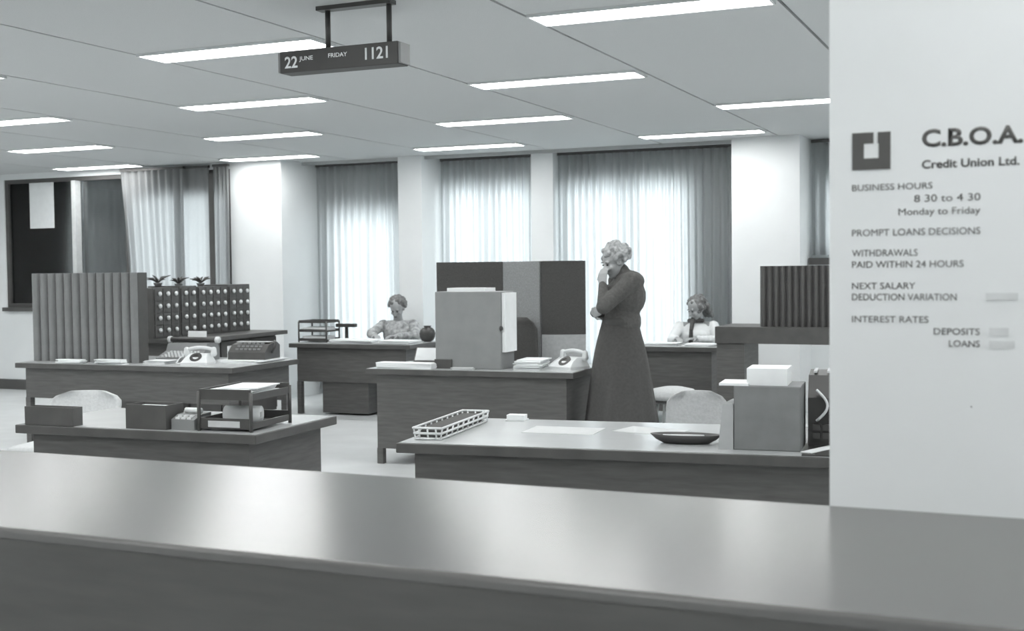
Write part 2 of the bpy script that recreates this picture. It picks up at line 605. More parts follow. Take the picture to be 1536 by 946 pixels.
# emblem: square ring with a slot
bm = bmesh.new()
ex0, ex1, ez0, ez1 = -.328, -.260, 1.670, 1.740
s = ex1 - ex0
def em(u0, u1, v0, v1):
    add_box(bm, ex0 + u0 * s, ex0 + u1 * s, -.001, .0, ez1 - v1 * s, ez1 - v0 * s)
em(0, .31, 0, 1); em(.69, 1, 0, 1); em(.31, .69, .69, 1); em(.31, .56, 0, .30); em(.665, .69, 0, .30)
build('emblem', bm, INKG, sp)
LINES = [('C.B.O.A.', -.206, -.038, 1.7085, .0315, .034, 'H'),
         ('Credit Union Ltd.', -.206, -.044, 1.6705, .0150, .024, 'H'),
         ('BUSINESS HOURS', -.328, -.188, 1.6345, .0110, 0, 'H'),
         ('8 30 to 4 30', -.219, -.1075, 1.6110, .0125, 0, 'H'),
         ('Monday to Friday', -.246, -.1075, 1.5880, .0118, 0, 'H'),
         ('PROMPT LOANS DECISIONS', -.328, -.1075, 1.5515, .0120, 0, 'H'),
         ('WITHDRAWALS', -.328, -.213, 1.5145, .0118, 0, 'H'),
         ('PAID WITHIN 24 HOURS', -.328, -.1350, 1.4935, .0118, 0, 'H'),
         ('NEXT SALARY', -.328, -.217, 1.4545, .0115, 0, 'H'),
         ('DEDUCTION VARIATION', -.328, -.1465, 1.4340, .0118, 0, 'H'),
         ('INTEREST RATES', -.328, -.1940, 1.3935, .0115, 0, 'H'),
         ('DEPOSITS', -.1850, -.1075, 1.3725, .0115, .004, 'H'),
         ('LOANS', -.1590, -.1075, 1.3510, .0115, .004, 'H')]
for (s_, a, b, zb, ch, bold, ref) in LINES:
    text_mesh('lettering', s_, INKG, sp, a, b, zb, ch, 0.0, bold, ref)
for (a, b, zz) in ((-.098, -.045, 1.437), (-.092, -.060, 1.3755), (-.092, -.050, 1.353)):
    box('faint_figures', mat('faint_figure_grey', 0.66, 0.7, 0.05, 30), a, b, -.001, 0, zz - .003, zz + .010, sp)  # pale blank strips standing in for faint illegible figures
box('screw', INK, -.122, -.120, -.001, 0, 1.243, 1.2455, sp)

# ================================================================== HANGING CALENDAR SIGN
hs = empty('calendar_sign', (0, 5.058, 0), 0, 'black hanging calendar clock box with white date figures under the ceiling', 'sign')
bx0, bx1, bz0, bz1 = -3.443, -2.785, 2.462, 2.568
box('housing', mat('sign_black', .05, .5, .08, 12), bx0, bx1, 0, .10, bz0, bz1, hs, .004)
text_mesh('lettering', '22', DIGIT, hs, -3.413, -3.340, 2.484, .056, -.001, .02)
text_mesh('lettering', 'JUNE', DIGIT, hs, -3.330, -3.252, 2.516, .020, -.001, .01)
text_mesh('lettering', 'FRIDAY', DIGIT, hs, -3.165, -3.060, 2.518, .020, -.001, .01)
text_mesh('lettering', '11', DIGIT, hs, -2.962, -2.914, 2.492, .056, -.001, .02)
text_mesh('lettering', '21', DIGIT, hs, -2.900, -2.838, 2.492, .056, -.001, .02)
bm = bmesh.new()
for x in (-3.196, -2.857):
    bm_ = bmesh.new()
    add_tube(bm_, [(x, .05, bz1 - .002), (x, .05, CZ - .01)], .013, 10)
    build('hanger_rod', bm_, DARKMETAL, hs, True)
bm.free()
box('ceiling_plate', DARKMETAL, -3.245, -2.835, .02, .08, CZ - .02, CZ, hs)
for x in (bx0, bx1):
    s_ = -1 if x == bx0 else 1
    box('end_cap', GREYMETAL, min(x, x + s_ * .012), max(x, x + s_ * .012), .005, .095, bz0 + .005, bz1 - .005, hs)

# ================================================================== DESKS
TOP = .74
def desk(name, label, corner, rot, L, D, zp=.1, group='office desks', inset=.07, ped=None, legs=(True, True), ends=True, sidez=None):
    """corner = near-left corner of the top; local x along length, local y away from the counter"""
    root = empty(name, (corner[0], corner[1], 0), rot, label, 'desk', group)
    t = box('desktop', WOODEDGE, 0, L, 0, D, TOP - .045, TOP - .002, root, .004)
    box('laminate', LAMIN, .012, L - .012, .012, D - .012, TOP - .003, TOP, t)
    ub = TOP - .0455
    box('modesty_panel', WOOD, inset, L - inset, .05, .07, zp, ub, root)
    sz = zp if sidez is None else sidez
    for i, x in enumerate((inset, L - inset - .025)):
        if ends:
            box('end_panel', WOOD, x, x + .025, .07, D - .05, sz, ub, root)
    # legs
    for x in (inset, L - inset - .045):
        for y in (.05, D - .10):
            lg = box('leg', WOOD, x - .003, x + .048, y - .003, y + .048, 0, ub if not ends else max(sz + .002, .02), root)
    if ped:
        for (xa, xb, zb) in ped:
            p = box('pedestal', WOOD, xa, xb, .072, D - .06, zb, ub, root)
            for j in range(3):
                h = (ub - zb - .03) / 3
                d = box('drawer', WOODEDGE, xa + .012, xb - .012, D - .06, D - .045, zb + .02 + j * h, zb + .01 + (j + 1) * h, p)
    return root

def place(d, u, v):
    """world XY of local (u,v) on a desk"""
    c, s = math.cos(d.rotation_euler.z), math.sin(d.rotation_euler.z)
    return (d.location.x + c * u - s * v, d.location.y + s * u + c * v)

desk1 = desk('office_desk', 'dark desk at front left carrying a two-tier letter tray', (-4.757, 4.60), .05, 1.41, .77, .05)
desk2 = desk('office_desk', 'long dark desk at left carrying the ribbed grey screen', (-8.05, 7.80), .03, 2.20, .98, .44)
desk4 = desk('office_desk', 'dark desk where the woman in patterned dress sits', (-7.25, 10.72), .02, 1.42, .78, .34, ped=[(.36, .9, .02)])
desk5 = desk('office_desk', 'dark desk in the middle with the upright grey steel box on it', (-4.80, 8.13), .05, 1.68, .78, .12, ped=[(.95, 1.5, .02)])
desk6 = desk('office_desk', 'pale-topped dark desk at front right with wire basket and grey box file', (-2.61, 4.67), .12, 1.93, .93, .04)
desk7 = desk('office_desk', 'dark desk at back right where the woman in white blouse sits', (-3.95, 11.15), .0, 1.15, .62, .12)

# low dark credenza running back along the left, drawers standing on it
cr = empty('credenza', (-8.05, 8.95, 0), .06, 'dark side cabinet holding the small drawer cabinets behind the ribbed screen', 'cabinet')
CRZ = .88
box('body', WOOD, .04, .82, .05, 1.60, .06, CRZ - .04, cr)
box('cabinet_top', WOODEDGE, 0, .92, 0, 1.68, CRZ - .04, CRZ, cr, .004)
box('plinth', DARKPAINT, .08, .76, .08, 1.56, 0, .06, cr)
for j in range(3):
    d = box('door', WOODEDGE, .82, .84, .07 + j * .51, .56 + j * .51, .09, CRZ - .06, cr)
    box('handle', CHROME, .84, .85, .10 + j * .51, .12 + j * .51, .45, .6, d)

# drawer cabinets (4 units), fronts facing +X
def crp(u, v):
    c, s = math.cos(.06), math.sin(.06)
    return (-8.05 + c * u - s * v, 8.95 + s * u + c * v)
units = [('nearest the ribbed screen', 3), ('second from the ribbed screen', 2), ('second from the right end', 4), ('at the right end', 3)]
v = .0
first_drawer = None
for i, (lab, nc) in enumerate(units):
    w = .125 * nc + .03
    x, y = crp(.14, v)
    root = empty('drawer_cabinet', (x, y, CRZ), .06, 'small dark index drawer cabinet with white knobs, ' + lab, 'drawer cabinet', 'index drawer cabinets on the side cabinet')
    Hc = .47 + (.0, .012, .0, .012)[i]
    box('carcass', DARKMETAL, 0, .36, 0, w - .004, 0, Hc, root)
    for r_ in range(4):
        for c_ in range(nc):
            dr = box('drawer', WOODEDGE, .36, .37, .018 + c_ * .125, .018 + c_ * .125 + .115, .015 + r_ * .113, .015 + r_ * .113 + .104, root)
            bm = bmesh.new()
            add_ell(bm, (.384, .018 + c_ * .125 + .058, .015 + r_ * .113 + .06), (.014, .024, .022), None, 10, 7)
            build('knob', bm, PALEPLASTIC, dr, True)
    v += w + .004
# dried plants / tags on the drawer cabinets
def sprig(u, v, seed, h, label, z0):
    rnd = random.Random(seed)
    x, y = crp(u, v)
    root = empty('potted_plant', (x, y, z0), 0, label, 'plant', 'small plants on the drawer cabinets')
    bm = bmesh.new()
    add_lathe(bm, [(.03, 0), (.042, .028), (.045, .032), (.036, .032)], 14)
    build('pot', bm, GREYMETAL, root, True)
    for k in range(16):
        a = rnd.uniform(0, 2 * PI)
        t = rnd.uniform(.3, 1)
        bm = bmesh.new()
        p0 = Vector((0, 0, .028))
        p2 = Vector((math.cos(a) * .09 * t, math.sin(a) * .16 * t, .03 + h * rnd.uniform(.3, .8)))
        p1 = (p0 + p2) / 2 + Vector((0, 0, .02))
        add_tube(bm, [p0, p1, p2], .01, 6, True, [.003, .010, .002])
        build('leaf', bm, LEAF, root, True)
sprig(.25, .42, 1, .10, 'small leafy plant on the drawer cabinets, left one', CRZ + .482)
sprig(.25, .75, 2, .09, 'small leafy plant on the drawer cabinets, middle one', CRZ + .47)
sprig(.25, 1.12, 3, .09, 'small leafy plant on the drawer cabinets, right one by the dark mullion', CRZ + .47)

# ================================================================== RIBBED SCREENS
def ribbed(name, label, x, y, z, rot, W, H, D, n, m, side):
    root = empty(name, (x, y, z), rot, label, 'desk screen', 'ribbed desk screens')
    box('core', side, 0, W, .02, D, 0, H, root, .004)
    bm = bmesh.new()
    p = W / n
    ring = []
    for zz in (0.0, H):
        ring.append([(p * .06 + p * .88 * k / 8, .02 - .028 * math.sin(PI * k / 8) ** .7, zz) for k in range(9)] + [(p * .94, .021, zz), (p * .06, .021, zz)])
    add_loft(bm, ring)
    r0 = build('rib', bm, m, root, False)
    for k in range(1, n):
        copy_part(r0, 'rib', root, (p * k, 0, 0))
    return root
ribbed('ribbed_screen', 'tall ribbed grey screen on the long left desk', -8.04, 7.985, TOP + .001, .04, 1.12, .755, .14, 13, RIBMAT, DARKMETAL)

# right hand dark table with thick top, and its ribbed screen
rt = empty('side_table', (-2.61, 10.3, 0), 0, 'dark thick-topped table against the right side under the dark ribbed screen', 'table')
box('table_top', WOODEDGE, 0, 1.5, 0, .6, .835, .978, rt, .003)
box('pedestal', WOOD, 0.01, .25, .02, .58, 0, .834, rt)
box('leg', WOOD, 1.40, 1.48, .05, .55, 0, .834, rt)
ribbed('ribbed_screen', 'dark ribbed screen on the thick-topped table beside the white panel', -2.236, 10.36, .979, 0, 1.0, .515, .16, 18, RIBDARK, BLACKP)

# ================================================================== FOLDING SCREEN behind the middle desk
fs = empty('folding_screen', (-4.98, 9.70, 0), 0, 'dark and grey folding office screen behind the middle desk', 'screen')
P = [(0, 0), (.62, .08), (1.03, -.06), (1.40, .04)]
SH = 1.557
for i, m_ in enumerate((DARKFAB, MIDGREY, DARKFAB)):
    a, b = Vector((P[i][0], P[i][1], 0)), Vector((P[i + 1][0], P[i + 1][1], 0))
    d = b - a
    M = Matrix.Translation(a) @ Matrix.Rotation(math.atan2(d.y, d.x), 4, 'Z')
    if i < 2:
        pn = box('screen_panel', m_, .004, d.length - .004, -.018, .018, .06, SH, fs, .004, M)
    else:
        pn = box('screen_panel', m_, .004, d.length - .004, -.018, .018, .93, SH, fs, .004, M)
        box('lower_panel', mat('pale_screen', .45, .8, .08, 40), .004, d.length - .004, -.017, .017, .06, .928, fs, .003, M)
    for u in (.05, d.length - .05):
        box('foot', DARKMETAL, u - .02, u + .02, -.06, .06, 0, .062, fs, 0, M)

# ================================================================== SMALL THINGS: builders
def letter_tray(label, x, y, z, rot, W, D, tiers, gap, th=.05, m=DARKMETAL, papers=True):
    root = empty('letter_tray', (x, y, z), rot, label, 'letter tray', 'letter trays on desks')
    for k in range(tiers):
        zz = .012 + k * gap
        bm = bmesh.new()
        add_box(bm, 0, W, 0, D, zz, zz + .008)
        add_box(bm, 0, W, 0, .008, zz + .008, zz + th); add_box(bm, 0, W, D - .008, D, zz + .008, zz + th)
        add_box(bm, 0, .008, .008, D - .008, zz + .008, zz + th); add_box(bm, W - .008, W, .008, D - .008, zz + .008, zz + th * .6)
        build('tray', bm, m, root)
    if tiers > 1:
        for (a, b) in ((.0, .0), (W, .0), (0, D), (W, D)):
            bm = bmesh.new()
            add_tube(bm, [(a, b, 0), (a, b, (tiers - 1) * gap + th)], .009, 8)
            build('post', bm, m, root, True)
    else:
        for (a, b) in ((.02, .02), (W - .02, .02), (.02, D - .02), (W - .02, D - .02)):
            box('foot', m, a - .01, a + .01, b - .01, b + .01, 0, .012, root)
    return root

def paper_stack(name, label, x, y, z, rot, W, D, n, seed, m=PAPER, th=.004, group=None, jitter=.02):
    rnd = random.Random(seed)
    root = empty(name, (x, y, z), rot, label, 'papers', group)
    for k in range(n):
        M = Matrix.Translation((rnd.uniform(-jitter, jitter), rnd.uniform(-jitter, jitter), 0)) @ Matrix.Rotation(rnd.uniform(-.12, .12) * (jitter / .02), 4, 'Z')
        box('sheet', m, -W / 2, W / 2, -D / 2, D / 2, k * th, (k + 1) * th - .0003, root, 0, M)
    return root

def telephone(label, x, y, z, rot, m, mh):
    root = empty('telephone', (x, y, z), rot, label, 'telephone', 'desk telephones')
    bm = bmesh.new()
    rings = []
    for (zz, w, d0, d1) in ((0, .11, -.11, .10), (.02, .11, -.11, .10), (.06, .09, -.06, .09), (.085, .075, .0, .085)):
        rings.append([(-w, d0, zz), (w, d0, zz), (w, d1, zz), (-w, d1, zz)])
    add_loft(bm, rings)
    build('body', bm, m, root)
    bm = bmesh.new()
    R = Matrix.Rotation(math.radians(38), 4, 'X')
    c = Vector((0, -.055, .058))
    ringo = []
    for (r_, h) in ((.05, 0), (.05, .008), (.026, .008), (.026, .004)):
        ringo.append([tuple(c + R @ Vector((r_ * math.cos(2 * PI * k / 20), r_ * math.sin(2 * PI * k / 20), h))) for k in range(20)])
    add_loft(bm, ringo)
    build('dial', bm, BLACKP if m is PALEPLASTIC else CHROME, root)
    bm = bmesh.new()
    pts = []
    for k in range(11):
        t = -1 + 2 * k / 10
        pts.append((t * .12, .045, .115 + .02 * math.cos(t * PI / 2)))
    add_tube(bm, pts, .014, 8)
    for s_ in (-1, 1):
        add_cap(bm, (s_ * .115, .045, .085), (s_ * .115, .045, .118), .026, .022, 3)
    build('handset', bm, mh, root, True)
    bm = bmesh.new()
    pts = [(-.115, .04, .09), (-.16, .0, .05), (-.165, -.06, .015), (-.13, -.09, .012), (-.1, -.1, .02)]
    add_tube(bm, pts, .005, 6)
    build('cord', bm, mh, root, True)
    return root

def typewriter(label, x, y, z, rot, m, keym, S=1.0):
    root = empty('typewriter', (x, y, z), rot, label, 'typewriter', 'office machines')
    root.scale = (S, S, S)
    bm = bmesh.new()
    prof = [(-.20, 0), (-.20, .03), (-.05, .085), (-.02, .15), (.14, .155), (.17, .10), (.17, 0)]
    add_loft(bm, [[(x_, a, b) for a, b in prof] for x_ in (-.21, .21)])
    build('body', bm, m, root)
    bm = bmesh.new()
    add_tube(bm, [(-.24, .08, .18), (.24, .08, .18)], .024, 12)
    build('platen', bm, BLACKP, root, True)
    for s_ in (-1, 1):
        bm = bmesh.new()
        add_tube(bm, [(s_ * .24, .08, .18), (s_ * .27, .08, .18)], .03, 12)
        build('platen_knob', bm, keym, root, True)
    for r_ in range(4):
        for k in range(9):
            xx = -.15 + k * .036 + r_ * .008
            yy = -.18 + r_ * .032
            zz = .037 + (yy + .20) * .37
            bm = bmesh.new()
            add_lathe(bm, [(.011, 0), (.012, .012), (.009, .014)], 8, (xx, yy, zz - .006))
            build('key', bm, keym, root)
    bm = bmesh.new()
    add_box(bm, -.10, .10, .105, .107, .17, .27, Matrix.Rotation(-.12, 4, 'X'))
    build('paper', bm, PAPER, root)
    return root

def chair(name, label, x, y, rot, seatm, backm, frame, W=.44, seat_z=.45, back_top=.80, back_h=.30, group='office chairs', tilt=.12):
    """faces local -Y"""
    root = empty(name, (x, y, 0), rot, label, 'chair', group)
    bm = bmesh.new()
    add_box(bm, -W / 2, W / 2, -.22, .20, seat_z - .06, seat_z, None, .025)
    build('seat', bm, seatm, root, True)
    bm = bmesh.new()
    rings = []
    ny = 10
    n = 14
    for j in range(ny + 1):
        t = j / ny
        zz = back_top - back_h + back_h * t
        hw = W / 2 * (1 - .10 * t) * (1 if t < .75 else math.sqrt(max(0.02, 1 - ((t - .75) / .25) ** 2 * .75)))
        if j == 0: hw *= .9
        pts = []
        for k in range(n + 1):
            u = -1 + 2 * k / n
            pts.append((u * hw, .20 + tilt * t - .05 * (1 - u * u) * -1 - .03, zz))
        pts += [(p[0], p[1] + .035, p[2]) for p in reversed(pts)]
        rings.append(pts)
    add_loft(bm, rings)
    build('backrest', bm, backm, root, True)
    for s_ in (-1, 1):
        bm = bmesh.new()
        add_tube(bm, [(s_ * (W / 2 - .04), -.19, seat_z - .05), (s_ * (W / 2 + .01), -.22, 0)], .011, 8)
        build('leg', bm, frame, root, True)
        bm = bmesh.new()
        add_tube(bm, [(s_ * (W / 2 - .03), .25 + tilt * .5, back_top - back_h * .5), (s_ * (W / 2 - .03), .20, seat_z - .03), (s_ * (W / 2 + .01), .24, 0)], .011, 8)
        build('leg', bm, frame, root, True)
    return root

def blade_box(name, label, cat, x, y, z, rot, W, D, H, m, lid=None, group=None):
    root = empty(name, (x, y, z), rot, label, cat, group)
    bm = bmesh.new()
    t = .006
    add_box(bm, 0, W, 0, D, 0, t)
    add_box(bm, 0, W, 0, t, t, H); add_box(bm, 0, W, D - t, D, t, H)
    add_box(bm, 0, t, t, D - t, t, H); add_box(bm, W - t, W, t, D - t, t, H)
    build('body', bm, m, root)
    if lid:
        box('card_block', lid, .02, W - .02, .02, D - .02, t, H - .012, root)
    return root

# ================================================================== DESK 1 things
blade_box('card_box', 'low dark open box at the left end of the front left desk', 'box', -4.70, 4.61, TOP, .05, .30, .07, .092, WOODEDGE, PAPERG, 'boxes on the front left desk')
blade_box('card_box', 'dark open box of white cards in the middle of the front left desk', 'box', -4.10, 4.66, TOP, .05, .235, .14, .118, WOODEDGE, PAPER, 'boxes on the front left desk')
b3 = empty('adding_machine', (-3.853, 4.695, TOP), .05, 'small grey machine beside the two-tier letter tray', 'machine')
bm = bmesh.new()
add_loft(bm, [[(x_, a, b) for a, b in ((0, 0), (0, .05), (.05, .07), (.14, .075), (.14, 0))] for x_ in (0, .13)])
build('body', bm, GREYMETAL, b3)
bm = bmesh.new(); add_tube(bm, [(.02, .09, .085), (.11, .09, .085)], .014, 8); build('paper_roll', bm, PAPER, b3, True)
for k in range(6):
    box('key', PALEPLASTIC, .02 + (k % 3) * .033, .042 + (k % 3) * .033, .005 + (k // 3) * .02, .019 + (k // 3) * .02, .05 + (k // 3) * .008, .062 + (k // 3) * .008, b3)
lt = letter_tray('dark two-tier letter tray at the right end of the front left desk', -3.70, 4.71, TOP, .10, .28, .38, 2, .138, .050)
box('tray_label', PAPERG, .05, .22, -.003, 0, .02, .05, lt)
# papers in the trays
def tray_xy(u, v):
    c, s = math.cos(.10), math.sin(.10)
    return (-3.70 + c * u - s * v, 4.71 + s * u + c * v)
px_, py_ = tray_xy(.14, .20)
paper_stack('paper_pile', 'loose white papers in the upper tier of the two-tier tray', px_, py_, TOP + .159,   .12, .20, .27, 7, 21, PAPER, .006, 'paper piles', .015)
root = empty('paper_roll', (*tray_xy(.14, .17), TOP + .021), .25, 'fat white paper roll in the lower tier of the two-tier tray', 'paper roll')
bm = bmesh.new()
add_tube(bm, [(-.09, 0, .042), (.09, 0, .042)], .042, 20)
build('roll', bm, PAPER, root, True)
bm = bmesh.new()
add_box(bm, .09, .092, -.012, .012, .030, .054)
build('core', bm, PAPERG, root)
# chair behind desk 1
chair('office_chair', 'pale upholstered chair behind the front left desk', -5.56, 5.76, .25, UPH, UPH, DARKMETAL, .52, .45, .74, .28)

# ================================================================== DESK 2 things
def d2(u, v): return place(desk2, u, v)
x, y = d2(.55, .065); paper_stack('paper_pile', 'loose papers before the ribbed grey screen, left heap', x, y, TOP, .03, .26, .07, 4, 1, PAPER, .008, 'paper piles')
x, y = d2(.96, .07); paper_stack('paper_pile', 'loose papers before the ribbed grey screen, right heap', x, y, TOP, -.03, .28, .07, 5, 2, PAPER, .008, 'paper piles')
x, y = d2(1.33, .62); typewriter('grey typewriter beside the ribbed grey screen', x, y, TOP, .05, GREYMETAL, PALEPLASTIC, .95)
x, y = d2(1.70, .25); telephone('pale telephone in the middle of the long left desk', x, y, TOP, .3, PALEPLASTIC, PALEPLASTIC)
x, y = d2(1.30, .28); paper_stack('paper_pile', 'white sheets in front of the grey typewriter', x, y, TOP, .05, .22, .16, 5, 3, PAPER, .005, 'paper piles')
x, y = d2(1.95, .66); paper_stack('paper_pile', 'white sheets under the dark calculator at desk end', x, y, TOP, .05, .38, .46, 4, 4, PAPER, .005, 'paper piles')
# dark calculating machine with curved handle
x, y = d2(1.95, .68)
cm = empty('calculating_machine', (x, y, TOP + .021), .15, 'dark rounded calculating machine at the right end of the long left desk', 'machine')
bm = bmesh.new()
add_loft(bm, [[(sx * .17, a, b) for a, b in ((-.14, 0), (-.14, .06), (-.06, .12), (.08, .14), (.14, .11), (.14, 0))] for sx in (-1, 1)])
build('body', bm, DARKMETAL, cm)
bm = bmesh.new(); add_tube(bm, [(.175, -.02, .05), (.20, -.02, .10), (.20, 0, .13), (.175, .03, .145)], .012, 8); build('crank', bm, BLACKP, cm, True)
box('side_plate', PALEPLASTIC, -.185, -.17, -.12, .12, .0, .11, cm)
box('top_edge', CHROME, -.15, .15, -.02, .06, .138, .143, cm)
for r_ in range(3):
    for k in range(6):
        M = Matrix.Rotation(.64, 4, 'X')
        box('key', GREYMETAL, -.11 + k * .04, -.085 + k * .04, -.12 + r_ * .035, -.10 + r_ * .035, .078 + r_ * .022, .092 + r_ * .022, cm)

# ================================================================== DESK 4 things
def d4(u, v): return place(desk4, u, v)
x, y = d4(.0, .20); letter_tray('three-tier letter tray on the seated woman\'s desk', x - .0, y, TOP, .05, .33, .28, 3, .095, .028)
for k_, l_ in enumerate(('lowest', 'middle')):
    paper_stack('paper_pile', 'white papers in the %s tier of the three-tier letter tray' % l_, x + .155, y + .15, TOP + .0205 + .095 * k_, .05, .26, .22, 5, 70 + k_, PAPER, .008, 'paper piles', .006)
x, y = d4(.435, .45)
st = empty('stamp_stand', (x, y, TOP), .1, 'dark T-shaped stand beside the three-tier letter tray', 'stand')
bm = bmesh.new(); add_lathe(bm, [(.06, 0), (.06, .01), (.02, .018), (.018, .15)], 14); build('stem', bm, BLACKP, st, True)
box('crossbar', BLACKP, -.115, .115, -.03, .03, .15, .188, st, .006)
box('base_plate', DARKMETAL, -.07, .07, -.07, .07, 0, .012, st)
x, y = d4(.72, .16); paper_stack('paper_pile', 'spread white papers at the front of the seated woman\'s desk', x, y, TOP, .0, .50, .24, 7, 5, PAPER, .006, 'paper piles')
x, y = d4(1.20, .20); paper_stack('paper_pile', 'spread white papers at the right of the seated woman\'s desk', x, y, TOP, -.05, .36, .26, 6, 6, PAPER, .006, 'paper piles')
x, y = d4(.80, .50); paper_stack('paper_pile', 'ledger sheet under the seated woman\'s hands', x, y, TOP, 0, .34, .24, 3, 8, PAPERG, .004, 'paper piles', .005)
x, y = d4(1.33, .58)
rp = empty('round_pot', (x, y, TOP), 0, 'dark round pot at the corner of the seated woman\'s desk', 'pot')
bm = bmesh.new(); add_lathe(bm, [(.035, 0), (.062, .015), (.08, .05), (.085, .085), (.075, .12), (.05, .145), (.035, .15), (.035, .158)], 22); build('body', bm, BLACKP, rp, True)
bm = bmesh.new(); add_lathe(bm, [(.03, .158), (.042, .158), (.042, .166), (.03, .166)], 22); build('rim', bm, DARKMETAL, rp, True)

# ================================================================== DESK 5 things
def d5(u, v): return place(desk5, u, v)
x, y = d5(.30, .12); paper_stack('ledger_stack', 'long white ledger sheets at the left end of the middle desk', x, y, TOP, .0, .48, .13, 6, 9, PAPER, .007, 'paper piles', .006)
# upright grey steel box
gx, gy = d5(.53, .14)
gb = empty('steel_box', (gx, gy, TOP), .02, 'upright light grey steel file box on the middle desk', 'file box')
box('body', GREYMETAL, 0, .545, 0, .26, 0, .585, gb, .005)
box('side_papers', PAPER, .547, .575, .02, .24, .13, .575, gb)
box('top_papers', PAPER, .09, .41, .03, .22, .585, .612, gb)
bm = bmesh.new(); add_ell(bm, (.549, -.004, .31), (.016, .01, .02)); build('latch', bm, BLACKP, gb, True)
box('base_rail', DARKMETAL, -.004, .14, -.012, 0, 0, .07, gb)
x, y = d5(.32, .40)
wp = empty('document_holder', (x, y, TOP), .2, 'tilted white sheet on a small holder left of the grey steel box', 'document holder')
M = Matrix.Rotation(-.7, 4, 'X')
box('sheet', PAPER, -.09, .09, -.012, -.008, .04, .16, wp, 0, M)
box('back_plate', DARKMETAL, -.10, .10, -.008, .002, .02, .17, wp, 0, M)
box('base', DARKMETAL, -.10, .10, -.05, .16, 0, .02, wp)
x, y = d5(1.25, .30); paper_stack('paper_pile', 'heap of loose white papers right of the grey steel box', x, y, TOP, .1, .20, .28, 9, 10, PAPER, .008, 'paper piles', .02)
x, y = d5(1.545, .34); telephone('pale telephone at the right end of the middle desk', x, y, TOP, -.4, PALEPLASTIC, PALEPLASTIC)
x, y = d5(.80, .05); paper_stack('paper_pile', 'small white slips in front of the grey steel box', x, y, TOP, .1, .16, .07, 3, 11, PAPERG, .006, 'paper piles')
chair('office_chair', 'dark high-backed chair between the middle desk and folding screen', -4.06, 9.27, .25, DARKFAB, DARKFAB, DARKMETAL, .38, .46, 1.08, .5, tilt=.06)

# ================================================================== DESK 6 things
def d6(u, v): return place(desk6, u, v)
# wire basket along the left edge
x, y = d6(.05, .11)
wb = empty('wire_basket', (x, y, TOP), .12, 'long white wire basket along the left edge of the front right desk', 'basket')
BW, BD, BH = .12, .66, .054
def rect(z_, ex=0.0): return [(-ex, -ex, z_), (BW + ex, -ex, z_), (BW + ex, BD + ex, z_), (-ex, BD + ex, z_), (-ex, -ex, z_)]
for nm, z_, ex in (('top_wire', BH, .008), ('mid_wire', BH * .55, .004), ('bottom_wire', .006, 0)):
    bm = bmesh.new(); add_tube(bm, rect(z_, ex), .0055, 6); build(nm, bm, PALEPLASTIC, wb, True)
for k in range(10):
    t = BD * k / 9
    bm = bmesh.new(); add_tube(bm, [(-.008, t, BH), (0, t, .006), (BW, t, .006), (BW + .008, t, BH)], .0045, 6); build('cross_wire', bm, PALEPLASTIC, wb, True)
for k in range(3):
    t = BW * (k + .5) / 3
    bm = bmesh.new(); add_tube(bm, [(t, -.008, BH), (t, 0, .006), (t, BD, .006), (t, BD + .008, BH)], .0045, 6); build('long_wire', bm, PALEPLASTIC, wb, True)
fx, fy = d6(.062, .13)
df = empty('document_folders', (fx, fy, TOP + .0115), .12, 'dark folders lying in the white wire basket', 'folders')
for k in range(4):
    box('folder', DARKFAB, .0, .10, .01 * k, .60, k * .009, k * .009 + .0087, df)
x, y = d6(.30, .86)
nb = empty('note_block', (x, y, TOP), .12, 'small white note block at the far edge of the front right desk', 'note block')
box('block', PAPER, -.045, .045, -.03, .03, 0, .03, nb)
box('holder', PALEPLASTIC, -.05, .05, -.04, .04, 0, .008, nb)
for i_, (u, v, r_, W_, D_) in enumerate(((.62, .55, .1, .34, .24), (1.02, .62, -.2, .3, .2))):
    x, y = d6(u, v)
    paper_stack('paper_sheet', ['flat pale sheet lying on the front right desk near the wire basket', 'flat pale sheet lying mid front right desk below the standing woman'][i_], x, y, TOP, r_, W_, D_, 1, 30 + i_, mat('cream_sheet', .52, .5, .04, 15), .0015, 'paper piles', .002)
# dark shallow dish (boat shaped)
x, y = d6(1.235, .26)
ds = empty('pen_dish', (x, y, TOP), .12, 'dark shallow pen dish on the front right desk before the grey box file', 'dish')
bm = bmesh.new()
rings = []
for (s_, zz) in ((.62, 0), (.85, .018), (1.0, .040), (.94, .040), (.6, .014)):
    rings.append([(.155 * s_ * math.cos(2 * PI * k / 28), .065 * s_ * math.sin(2 * PI * k / 28), zz) for k in range(28)])
add_loft(bm, rings)
build('bowl', bm, BLACKP, ds, True)
bm = bmesh.new(); add_tube(bm, [(-.10, .01, .03), (.08, -.015, .036)], .005, 8); build('pen', bm, PALEPLASTIC, ds, True)
# grey box file with pale left flank
x, y = d6(1.435, .12)
bf = empty('box_file', (x, y, TOP), .10, 'upright grey box file at the right end of the front right desk', 'box file')
box('body', mat('box_file_grey', .20, .6, .08, 12), .02, .29, 0, .26, 0, .265, bf, .004)
bm = bmesh.new()
add_loft(bm, [[(-.045 + .02 * (zz > .1), .0, zz), (.018, -.002, zz), (.018, .2, zz), (-.03 + .02 * (zz > .1), .2, zz)] for zz in (0.0, .19)])
build('side_flap', bm, mat('flap_grey', .42, .7, .06, 14), bf)
box('papers', PAPER, .07, .235, .03, .23, .265, .335, bf)
box('tab_sheet', PAPER, -.04, .08, .0, .18, .265, .275, bf, 0, Matrix.Rotation(-.0, 4, 'Y'))
